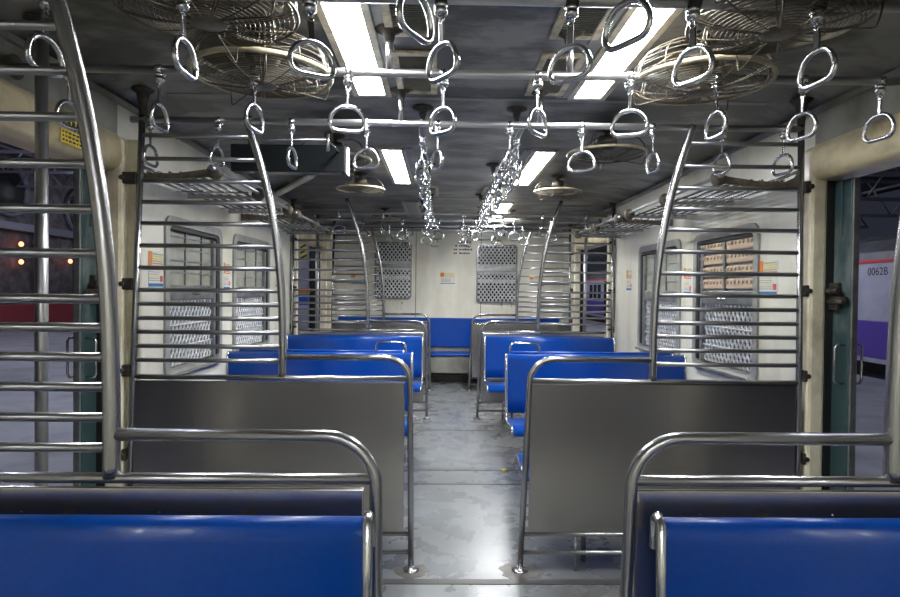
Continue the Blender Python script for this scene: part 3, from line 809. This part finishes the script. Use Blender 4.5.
for i, (x, y, l) in enumerate(fans):
    o = FT if i == 0 else (dup(FT) if i == 1 else (F if i == 2 else (dup(F) if i == 3 else (FF if i == 4 else dup(FF)))))
    o.location = (x, y, ZC); o.rotation_euler = (0, 0, 0.4*i if i > 1 else 0); o['label'] = l; o['group'] = 'caged ceiling fans'; o.scale = (FSC[i],)*3

# ================================================================= CEILING LAMPS AND VENTS
def lamp(x, y0, y1, label, lit=True, group='ceiling lamps'):
    t = thing('ceiling_lamp', label, 'ceiling lamp', (x, (y0+y1)/2, ZC), group)
    w2 = 0.062; fr = 0.030
    b = MB(); z0, z1 = ZC-0.016, ZC-0.0005
    b.box(x-w2-fr*1.0, x-w2, y0-fr, y1+fr, z0, z1, 0.003); b.box(x+w2, x+w2+fr*1.0, y0-fr, y1+fr, z0, z1, 0.003)
    b.box(x-w2, x+w2, y0-fr, y0, z0, z1, 0.003); b.box(x-w2, x+w2, y1, y1+fr, z0, z1, 0.003)
    b.build('frame', LAMPFR, t)
    d = MB(); d.box(x-w2+0.0005, x+w2-0.0005, y0+0.0005, y1-0.0005, ZC-0.010, ZC-0.002); d.build('diffuser', (LAMPD2 if y0 > 6 else LAMPD) if lit else LAMPOFF, t)
    sg = 1 if x < 0 else -1
    xi = x+sg*(w2+fr*1.0+0.002)
    p = MB(); p.box(xi, xi+sg*0.055, y0-fr, y1+fr, ZC-0.006, ZC-0.0005, 0.002)
    p.use(CEILL); p.build('screw_strip', CEILL, t)
    q = MB()
    for k in range(6):
        yy = y0+(y1-y0)*k/5; q.lathe([(0.001, -0.009), (0.004, -0.009), (0.005, -0.006), (0.005, -0.005)], (xi+sg*0.028, yy, ZC), 8)
    q.build('screws', DARKM, p_last(t))
    return t
def p_last(t): return [c for c in kids(t) if c.name.startswith('screw_strip')][0]
XL, XR = -0.475, 0.570
for i, (y0, y1) in enumerate(((1.65, 2.92), (4.07, 5.34), (6.50, 7.7), (-2.8, -1.5))):  # rearmost pair is out of view, added for light and reflections
    nm = ('nearest', 'second', 'farthest', 'rearmost')[i]
    pl = ('above the first doorway', 'above the benches between the doorways', 'above the far doorway', 'unseen behind the camera, added for light and reflections')[i]
    lamp(XL, y0, y1, '%s left rectangular ceiling lamp, %s, %s' % (nm, 'unlit' if i == 2 else 'lit', pl), i != 2)
    lamp(XR, y0, y1, '%s right rectangular ceiling lamp, lit, %s' % (nm, pl))
def vent(x, y0, y1, label):
    t = thing('ceiling_vent', label, 'vent', (x, (y0+y1)/2, ZC), 'louvred ceiling vents')
    w2 = 0.075
    b = MB(); z0, z1 = ZC-0.014, ZC-0.0005
    b.box(x-w2-0.018, x-w2+0.012, y0, y1, z0, z1, 0.003); b.box(x+w2-0.012, x+w2+0.018, y0, y1, z0, z1, 0.003)
    for y in (y0, y1-0.035): b.box(x-w2+0.012, x+w2-0.012, y, y+0.035, z0, z1, 0.003)
    b.build('frame', BEIGE, t)
    b = MB(); n = int((y1-y0-0.08)/0.016)
    for k in range(n):
        y = y0+0.042+k*0.016
        b.box(x-w2+0.012, x+w2-0.012, y, y+0.0095, ZC-0.010, ZC-0.0075, 0, Matrix.Rotation(math.radians(35), 3, 'X'))
    b.build('louvres', GRIME, t)
    b = MB().box(x-w2, x+w2, y0+0.01, y1-0.01, ZC-0.003, ZC-0.0006); b.build('dark_backing', RUBBER, t)
for x, sd in ((-0.252, 'left'), (0.352, 'right')):
    vent(x, 1.75, 2.25, 'louvred ceiling vent with beige frame beside the %s lit lamp, near one' % sd)
    vent(x, 2.40, 2.90, 'beige louvred vent beside the %s lit lamp, just behind the middle cross rail' % sd)
    vent(x, 5.5, 6.0, 'small louvred ceiling vent at the far end of the %s bench bay' % sd)

# transverse ceiling joint strips
for y in (3.0, 6.2, 7.9): trim(MB().box(-1.49, 1.49, y-0.02, y+0.02, ZC-0.004, ZC-0.0005), CEILL)
# pale diagonal strip laid under the ceiling in the left bay
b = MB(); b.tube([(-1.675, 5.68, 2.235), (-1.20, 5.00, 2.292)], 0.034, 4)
o = b.build('pale_ceiling_strip', WHITEW)
tag(o, 'pale diagonal strip on the ceiling behind the black display box', 'strip')

# display box
t = thing('passenger_display', 'black passenger display box hanging under the ceiling on the left', 'display', (-0.98, 3.33, 1.99))
MB().box(-1.29, -0.665, 3.31, 3.40, 1.985, 2.135, 0.006).build('housing', DARKBOX, t)
MB().box(-0.667, -0.655, 3.305, 3.40, 1.98, 2.14, 0.003).build('end_cap', CHROME, t, ) 
b = MB(); b.tube([(-1.45, 3.0, 2.085), (-0.70, 3.0, 2.085)], 0.007, 8); b.tube([(-0.70, 3.0, 2.03), (-0.70, 3.0, 2.115)], 0.009, 8)
b.tube([(-0.70, 3.0, 2.085), (-0.70, 3.32, 2.10)], 0.006, 8); b.build('mounting_rod', STEEL, t)
MB().tube([(-1.2, 3.36, 2.13), (-1.2, 3.36, ZC-0.001)], 0.01, 8).build('hanger', DARKM, t)
MB().tube([(-0.75, 3.36, 2.13), (-0.75, 3.36, ZC-0.001)], 0.01, 8).build('hanger', DARKM, t)

# ================================================================= LUGGAGE RACKS
def rack(s, y0, y1, label):
    t = thing('luggage_rack', label, 'luggage rack', (s*1.48, (y0+y1)/2, 1.90), 'luggage racks')
    xi = 1.27
    zf, zw = 1.925, 1.895
    for k, y in enumerate((y0, (y0+y1)/2, y1)):
        b = MB()
        # curved cast arm with round end, deep at the wall
        pr = [(1.695, 2.03), (1.680, 1.98), (1.655, 1.935), (1.60, 1.910), (1.45, 1.915), (xi+0.04, 1.935), (xi, 1.945), (xi-0.03, 1.93), (xi-0.03, 1.910), (xi, 1.900), (1.45, 1.885), (1.60, 1.875), (1.695, 1.87)]
        if k: pr = [(1.695, 1.925), (xi, 1.912), (xi, 1.898), (1.695, 1.893)]
        b.extrude_profile([(s*x, z) for x, z in pr], 'Y', y-0.008, y+0.008)
        a = b.build('bracket', IRONB if k == 0 else RAILM, t)
        MB().lathe([(0.008, -0.014), (0.038, -0.012), (0.040, 0.0), (0.038, 0.012), (0.008, 0.014)], (s*(xi-0.005), y, 1.925), 20, 'Y').build('round_end', IRONB, a)
        MB().tube([(s*1.55, y, 1.915), (s*1.695, y, 1.975)], 0.008, 6).build('brace', STEEL, a)
    MB().tube([(s*(xi-0.005), y0-0.06, 1.935), (s*(xi-0.005), y1+0.06, 1.935)], 0.011, 10).build('front_rail', RAILM, t)
    for k in range(7):
        x = xi+0.055+k*0.055
        MB().tube([(s*x, y0+(0.0 if y0 < 4 else -0.05), 1.918), (s*x, y1+0.04, 1.918)], 0.007, 8).build('rod', STEEL, t)
    n = 4
    for k in range(n):
        y = y0+(y1-y0)*(k+0.5)/n
        MB().box(s*xi, s*1.69, y-0.012, y+0.012, 1.903, 1.910).build('cross_strip', STEEL, t)
rack(-1, 3.02, 4.45, 'left luggage rack nearest the first grille, seen through its rungs')
rack(1, 3.02, 4.45, 'right luggage rack nearest the first grille, seen through its rungs')
rack(-1, 4.72, 6.10, 'left luggage rack farther along the bay, ending at the far grille')
rack(1, 4.72, 6.10, 'right luggage rack farther along the bay, ending at the far grille')

# ================================================================= DOORWAY POLES
for s, y, l in ((-1, 2.13, 'bright steel pole standing in the first left doorway, behind the near grille'), (1, 2.13, 'right doorway pole of the first doorway, outside the right frame edge'),
                (-1, 7.12, 'left doorway pole standing in the far doorway'), (1, 7.12, 'right doorway pole standing in the far doorway')):
    if s == 1 and y < 3: continue
    t = px_ = 1.535 if y < 3 else 1.59
    t = thing('doorway_pole', l, 'pole', (s*px_, y, 0), 'doorway poles')
    MB().tube([(s*px_, y, 0), (s*px_, y, 2.275)], 0.021, 14).build('pole', RAILM, t)
    MB().lathe([(0.05, 0.001), (0.05, 0.008), (0.026, 0.014), (0.0215, 0.03)], (s*px_, y, 0)).build('floor_flange', STEEL, t)
    MB().lathe([(0.0215, -0.05), (0.026, -0.02), (0.055, -0.006), (0.055, 0.0)], (s*px_, y, 2.275)).build('ceiling_flange', DARKM, t)

# ================================================================= STICKERS
def notice(s, y, z, h, w_, label):
    X = s*(WALLX-0.001)
    t = MB().box(X, X-s*0.0015, y-w_/2, y+w_/2, z, z+h).build('safety_notice', PAPER)
    tag(t, label, 'notice', 'coloured notices on the side walls')
    e = lambda a, b, c, d, m, n: MB().box(X-s*0.0015, X-s*0.0022, a, b, c, d).build(n, m, t)
    # picture block sits towards the camera-side edge
    yl = y-w_/2 if s < 0 else y+w_/2; d = 1 if s < 0 else -1
    e(yl, yl+d*w_*0.24, z+h*0.60, z+h, P_OR, 'orange_picture')
    for k, m in enumerate((P_GR, P_YE, P_YE, P_GR, P_RD, P_RD)):
        zz = z+h*(0.95-0.066*k)
        b = MB(); yy = 0.28
        while yy < 0.95:
            q = random.uniform(0.04, 0.12); b.box(X-s*0.0015, X-s*0.0022, yl+d*w_*yy, yl+d*w_*min(0.97, yy+q), zz-h*0.035, zz); yy += q+0.02
        b.build('text_line', m, t)
    for k in range(6):
        zz = z+h*(0.50-0.06*k); b = MB(); yy = 0.03
        while yy < 0.72:
            q = random.uniform(0.04, 0.10); b.box(X-s*0.0015, X-s*0.0022, yl+d*w_*yy, yl+d*w_*min(0.75, yy+q), zz-h*0.02, zz); yy += q+0.025
        b.build('text_line', (P_YE, GRIME, GRIME)[k % 3], t)
    e(yl+d*w_*0.78, yl+d*w_*0.95, z+h*0.16, z+h*0.33, P_RD, 'red_figure')
    e(yl, yl+d*w_*0.98, z+h*0.02, z+h*0.11, P_BL, 'blue_strip')
notice(-1, 3.325, 1.345, 0.195, 0.17, 'coloured notice on the left wall between the first grille post and the near window')
notice(1, 3.33, 1.335, 0.195, 0.19, 'coloured notice on the right wall between the first grille post and the near window')
notice(-1, 4.42, 1.33, 0.20, 0.13, 'coloured notice on the left wall between the two windows')
notice(1, 4.42, 1.33, 0.20, 0.13, 'coloured notice on the right wall between the two windows')
notice(1, 5.80, 1.36, 0.20, 0.16, 'coloured notice on the right wall beyond the far window')
notice(-1, 5.80, 1.36, 0.20, 0.16, 'coloured notice on the left wall beyond the far window')
# end wall notice
def end_notice(x0, x1, z0, z1, label):
    Y = YEND-0.001
    t = MB().box(x0, x1, Y-0.0015, Y, z0, z1).build('safety_notice', PAPER); tag(t, label, 'notice', 'notices on the end wall')
    w_, h = x1-x0, z1-z0
    MB().box(x0, x0+w_*0.25, Y-0.002, Y-0.0015, z1-h*0.38, z1, 0).build('orange_picture', P_OR, t)
    for k in range(3):
        b = MB(); xx = 0.3
        while xx < 0.9:
            q = random.uniform(0.05, 0.12); b.box(x0+w_*xx, x0+w_*min(0.95, xx+q), Y-0.002, Y-0.0015, z1-h*(0.14+0.13*k), z1-h*(0.07+0.13*k)); xx += q+0.02
        b.build('text_line', P_YE, t)
    for k in range(3):
        b = MB(); b.box(x0+w_*0.06, x0+w_*0.7, Y-0.002, Y-0.0015, z1-h*(0.58+0.11*k), z1-h*(0.54+0.11*k)); b.build('text_line', GRIME, t)
    MB().box(x0, x1, Y-0.002, Y-0.0015, z0, z0+h*0.06).build('blue_strip', P_BL, t)
end_notice(-0.135, 0.085, 1.44, 1.605, 'small notice in the middle of the cream end wall')
end_notice(-1.46, -1.20, 1.42, 1.58, 'small notice on the end wall seen through the far left grilles')
end_notice(1.20, 1.42, 1.42, 1.58, 'small notice on the end wall seen through the far right grilles')
# stencilled writing on the end wall
t = thing('stencilled_lettering', 'rows of small black stencilled writing high on the end wall', 'lettering', (0.3, YEND-0.001, 1.88))
for k, (x0, x1, two) in enumerate(((0.07, 0.25, 0), (0.02, 0.24, 1), (0.00, 0.26, 1), (0.00, 0.24, 1))):
    b = MB(); z = 2.05-k*0.055
    xx = x0
    while xx < x1:
        q = random.uniform(0.010, 0.030)
        if not (two and x0+0.03 < xx < x0+0.06): b.box(xx+0.06, xx+0.06+q, YEND-0.002, YEND-0.001, z, z+0.024+random.uniform(-0.004, 0.004))
        xx += q+0.008
    b.build('text_row', P_BK, t)
# yellow plate on the left header
xs = -1.634
t = MB().box(xs, xs+0.003, 2.39, 2.56, 1.915, 2.025, 0).build('yellow_notice_plate', P_YE)
tag(t, 'yellow notice plate with dark rows of writing on the left doorway header', 'sign')
for k in range(6):
    b = MB(); yy = 2.40
    while yy < 2.54:
        q = random.uniform(0.008, 0.02) if k else 0.022
        b.box(xs+0.003, xs+0.0036, yy, min(2.55, yy+q), 2.004-k*0.016-(0.010 if k == 0 else 0.0), 2.012-k*0.016); yy += q+0.008
    b.build('text_row', P_BK, t)
# small bright strap loop above plate
# ---------------------------------------------------------------- floor litter and grime
for i, (x, y, r, l) in enumerate(((-0.262, YP2, 0.085, 'left'), (0.262, YP2, 0.10, 'right'))):
    b = MB(); pts = []
    n = 36
    bm = b.bm; c0 = []
    for k in range(n):
        a = 2*PI*k/n; rr = r*(0.92+0.12*math.sin(3*a+i)+0.07*math.sin(7*a+1)+random.uniform(-0.03, 0.03)); c0.append((x+rr*math.cos(a)*1.1, y+rr*math.sin(a)*0.9-0.01))
    b.extrude_profile(c0, 'Z', 0.0006, 0.0016)
    o = b.build('grime_patch', STAIN); tag(o, 'brown grime ring on the floor around the %s foot of the first bare partition' % l, 'stain')
b = MB(); b.box(-0.02, 0.02, -0.012, 0.012, 0, 0.006, 0.002, Matrix.Rotation(0.2, 3, 'Z')); b.box(0.01, 0.028, -0.02, 0.0, 0.004, 0.01, 0.002, Matrix.Rotation(0.9, 3, 'Y'))
o = b.build('candy_wrapper', P_YE, origin=(0, 0, 0)); o.location = (0.355, 4.46, 0.004); o.rotation_euler = (0, 0, 0.5)
tag(o, 'crumpled yellow wrapper lying on the aisle floor near the right bench', 'litter')

# ================================================================= OUTSIDE
def plat(nm, x0, x1):
    o = MB().box(x0, x1, -12, 60, -0.4, -0.06).build(nm, PLAT); o['kind'] = 'structure'; return o
plat('platform_left', -16.0, -1.9); plat('platform_right', 1.9, 7.2)
plat_track = MB().box(7.2, 20, -12, 60, -1.4, -1.2).build('trackbed', SLATE); plat_track['kind'] = 'structure'
# right: stationary train
t = thing('train_carriage', 'white and purple train standing across the platform, seen through the right doorway', 'train', (9.2, 14, -1.2))
def coach(x0, x1, y0, y1, t):
    MB().box(x0, x1, y0, y1, 0.22, 1.92, 0.01).use(T_WH)
    b = MB().box(x0, x1, y0, y1, 0.86, 1.92, 0.01); b.build('white_side', T_WH, t)
    b = MB().box(x0, x1, y0, y1, 0.18, 0.859, 0.01); b.build('purple_side', T_PU, t)
    b = MB().box(x0-0.02, x1+0.02, y0, y1, 1.921, 1.985, 0.004); b.build('red_stripe', T_RD, t)
    b = MB().extrude_profile([(x0, 1.986), (x0+0.02, 2.12), (x0+0.25, 2.35), (x0+0.8, 2.5), (x1-0.8, 2.5), (x1-0.25, 2.35), (x1, 1.986)], 'Y', y0, y1); b.build('roof', T_GY, t)
    b = MB().box(x0-0.02, x1+0.02, y0, y1, 0.10, 0.179, 0.004); b.build('sole_bar', T_WH, t)
    b = MB().box(x0+0.15, x1-0.15, y0+0.3, y1-0.3, -0.75, 0.10, 0.01); b.build('underframe', RUBBER, t)
coach(7.8, 10.8, 2.0, 46.0, t)
ws = kids(t)[0]
for k, yy in enumerate((12.6, 17.6, 22.6, 27.6, 32.6, 37.6)):
    d = MB(); d.box(7.785, 7.80, yy, yy+1.3, 0.15, 1.86, 0.004); d.build('doorway', DARKG, t)
    for q in range(3):
        if k < 5:
            yw = yy+1.9+q*0.8
            d = MB(); d.box(7.788, 7.80, yw, yw+0.6, 1.0, 1.7, 0.01); d.build('side_window', DARKG, t)
text_mesh('0062B', 0.20, P_BK, t, (7.795, 11.02, 1.70), (PI/2, 0, -PI/2))
for q in (12.1,):
    d = MB(); d.box(7.79, 7.80, q, q+0.02, 0.2, 1.9); d.build('panel_joint', DARKM, t)
# platform canopies and trusses
def canopy(sd, x0, x1, z, nm):
    t = thing('platform_canopy', 'dark canopy with steel roof trusses over the %s platform' % nm, 'canopy', ((x0+x1)/2, 20, z), 'platform canopies')
    MB().box(x0, x1, -8, 50, z+0.95, z+1.0).build('roof_sheet', SLATE, t)
    for k in range(16):
        y = 2.0+k*2.6
        b = MB()
        b.box(x0, x1, y-0.04, y+0.04, z, z+0.07); b.box(x0, x1, y-0.04, y+0.04, z+0.86, z+0.94)
        n = 8
        for q in range(n):
            xa = x0+(x1-x0)*q/n; xm = x0+(x1-x0)*(q+0.5)/n; xb = x0+(x1-x0)*(q+1)/n
            b.tube([(xa, y, z+0.03), (xm, y, z+0.9)], 0.025, 5); b.tube([(xm, y, z+0.9), (xb, y, z+0.03)], 0.025, 5)
        b.build('truss', IRONG, t)
    for q in range(5):
        x = x0+(x1-x0)*(q+0.5)/5
        MB().box(x-0.03, x+0.03, -8, 50, z+0.80, z+0.86).build('purlin', IRONG, t)
canopy(1, 2.4, 12.5, 3.3, 'right'); canopy(-1, -14.2, -2.4, 4.6, 'left')
# platform lamps; extra left tubes are added to brighten that platform
TUBE = emis('station_tube_light', (0.80, 0.84, 1.0), STATION_TUBE)
LP = [(5.6, 4.6, 3.15), (5.6, 12.4, 3.15), (5.6, 17.6, 3.15), (5.6, 22.8, 3.15), (5.6, 30.6, 3.15), (-6.0, 4.6, 4.4), (-6.0, 12.4, 4.4), (-4.0, 7.2, 4.4), (-9.0, 12.4, 4.4), (-10.0, 17.6, 4.4), (-10, 25.4, 4.4)]
for i, (x, y, z) in enumerate(LP):
    t = thing('platform_lamp', 'tube lamp in the %s row under the platform canopy, %s along the platform' % ('right' if x > 0 else 'left', ORD[i if i < 5 else i-5]), 'lamp', (x, y, z), 'platform tube lamps')
    MB().box(x-0.06, x+0.06, y-0.6, y+0.6, z+0.03, z+0.09, 0.006).build('batten', IRONG, t)
    MB().tube([(x, y-0.58, z+0.01), (x, y+0.58, z+0.01)], 0.018, 8).build('tube', TUBE, t)
    MB().tube([(x, y, z+0.09), (x, y, (3.3 if x > 0 else 4.6))], 0.02, 6).build('bracket', IRONG, t)
# right platform columns
for i, y in enumerate((8.5, 15.5, 22.5)):
    t = MB().box(4.9, 5.1, y-0.1, y+0.1, -0.06, 3.3, 0.01).build('platform_column', IRONG)
    tag(t, 'steel column of the right platform, %s one along' % ORD[i], 'column', 'right platform columns')
# left: station building with round openings
t = thing('station_building', 'dark masonry station building across the left platform with round windows', 'building', (-15, 20, 0))
MB().box(-15.4, -14.6, -6, 50, -0.06, 7.5).build('wall', MASON, t)
for y, z in ((20.3, 4.55), (24.2, 4.3), (16.5, 4.55), (28.5, 4.3)):
    b = MB(); b.tube([(-14.55, y+0.85*math.cos(a), z+0.85*math.sin(a)) for a in [2*PI*k/32 for k in range(32)]], 0.10, 8, closed=True)
    r = b.build('round_window', IRONG, t)
    MB().lathe([(0.8, 0.0), (0.8, 0.03), (0.1, 0.03)], (-14.59, y, z), 32, 'X').build('pane', RUBBER, r)
for y in [12+2.4*k for k in range(11)]:
    MB().box(-14.6, -14.45, y-0.12, y+0.12, -0.06, 3.2).build('pilaster', MASON, t)
MB().box(-14.6, -14.3, 8, 42, 3.2, 3.45).build('cornice', IRONG, t)
t = MB().box(-14.2, -13.9, 13, 40, -0.06, 0.72, 0.01).build('red_barrier', mat('faded_red_paint', (0.24, 0.03, 0.04), 0.5))
tag(t, 'long low red barrier at the foot of the station building', 'barrier')
AMB = emis('amber_lamp_glow', (1.0, 0.22, 0.08), 4.0)
for i, (y, z) in enumerate(((20.6, 2.75), (20.6, 2.15), (23.3, 2.3))):
    b = MB(); b.lathe([(0.02, -0.08), (0.06, -0.05), (0.075, 0.0), (0.06, 0.05), (0.02, 0.08)], (-14.35, y, z), 12); b.use(AMB)
    b.mats = [AMB]
    o = b.build('amber_wall_lamp', AMB)
    tag(o, 'small amber lamp glowing on the left station building, %s' % ('the upper of two', 'the lower of two', 'the one beside the door')[i], 'lamp', 'amber lamps on the station building')
# left: platform post with warning stripes seen through the far doorway
t = thing('striped_post', 'white platform post with hazard stripes seen through the far left doorway', 'post', (-4.0, 17.4, -0.06))
def sx(px, Y): return CAMX+(px-440)*Y/600
PY = 17.4; px0, px1 = sx(298.5, PY), sx(309, PY)
MB().box(px0, px1, PY, PY+0.3, -0.06, 4.6, 0.01).build('post', T_WH, t)
MB().box(px1+0.01, px1+0.28, PY+0.05, PY+0.3, -0.06, 4.6, 0.01).build('dark_side', RUBBER, t)
def zz_(py): return CAMZ+(289-py)*PY/600
ym = MB().use(P_YE); ym.box(px0+0.06, px1-0.06, PY-0.012, PY-0.001, zz_(262), zz_(203)); yo = ym.build('hazard_board', P_YE, t)
b = MB()
for k in range(11):
    z = zz_(262)+0.05+k*0.155
    b.extrude_profile([(px0+0.06, z), (px1-0.06, z+0.10), (px1-0.06, z+0.16), (px0+0.06, z+0.06)], 'Y', PY-0.016, PY-0.0121)
b.build('stripes', P_BK, yo)
MB().box(px0+0.01, px1+0.05, PY-0.014, PY-0.001, zz_(293.5), zz_(288.5)).build('orange_plate', P_OR, t)
MB().box(px0+0.02, px1-0.02, PY-0.014, PY-0.001, zz_(305.5), zz_(295)).build('blue_plate', mat('bright_blue_sign', (0.02, 0.10, 0.60), 0.4), t)
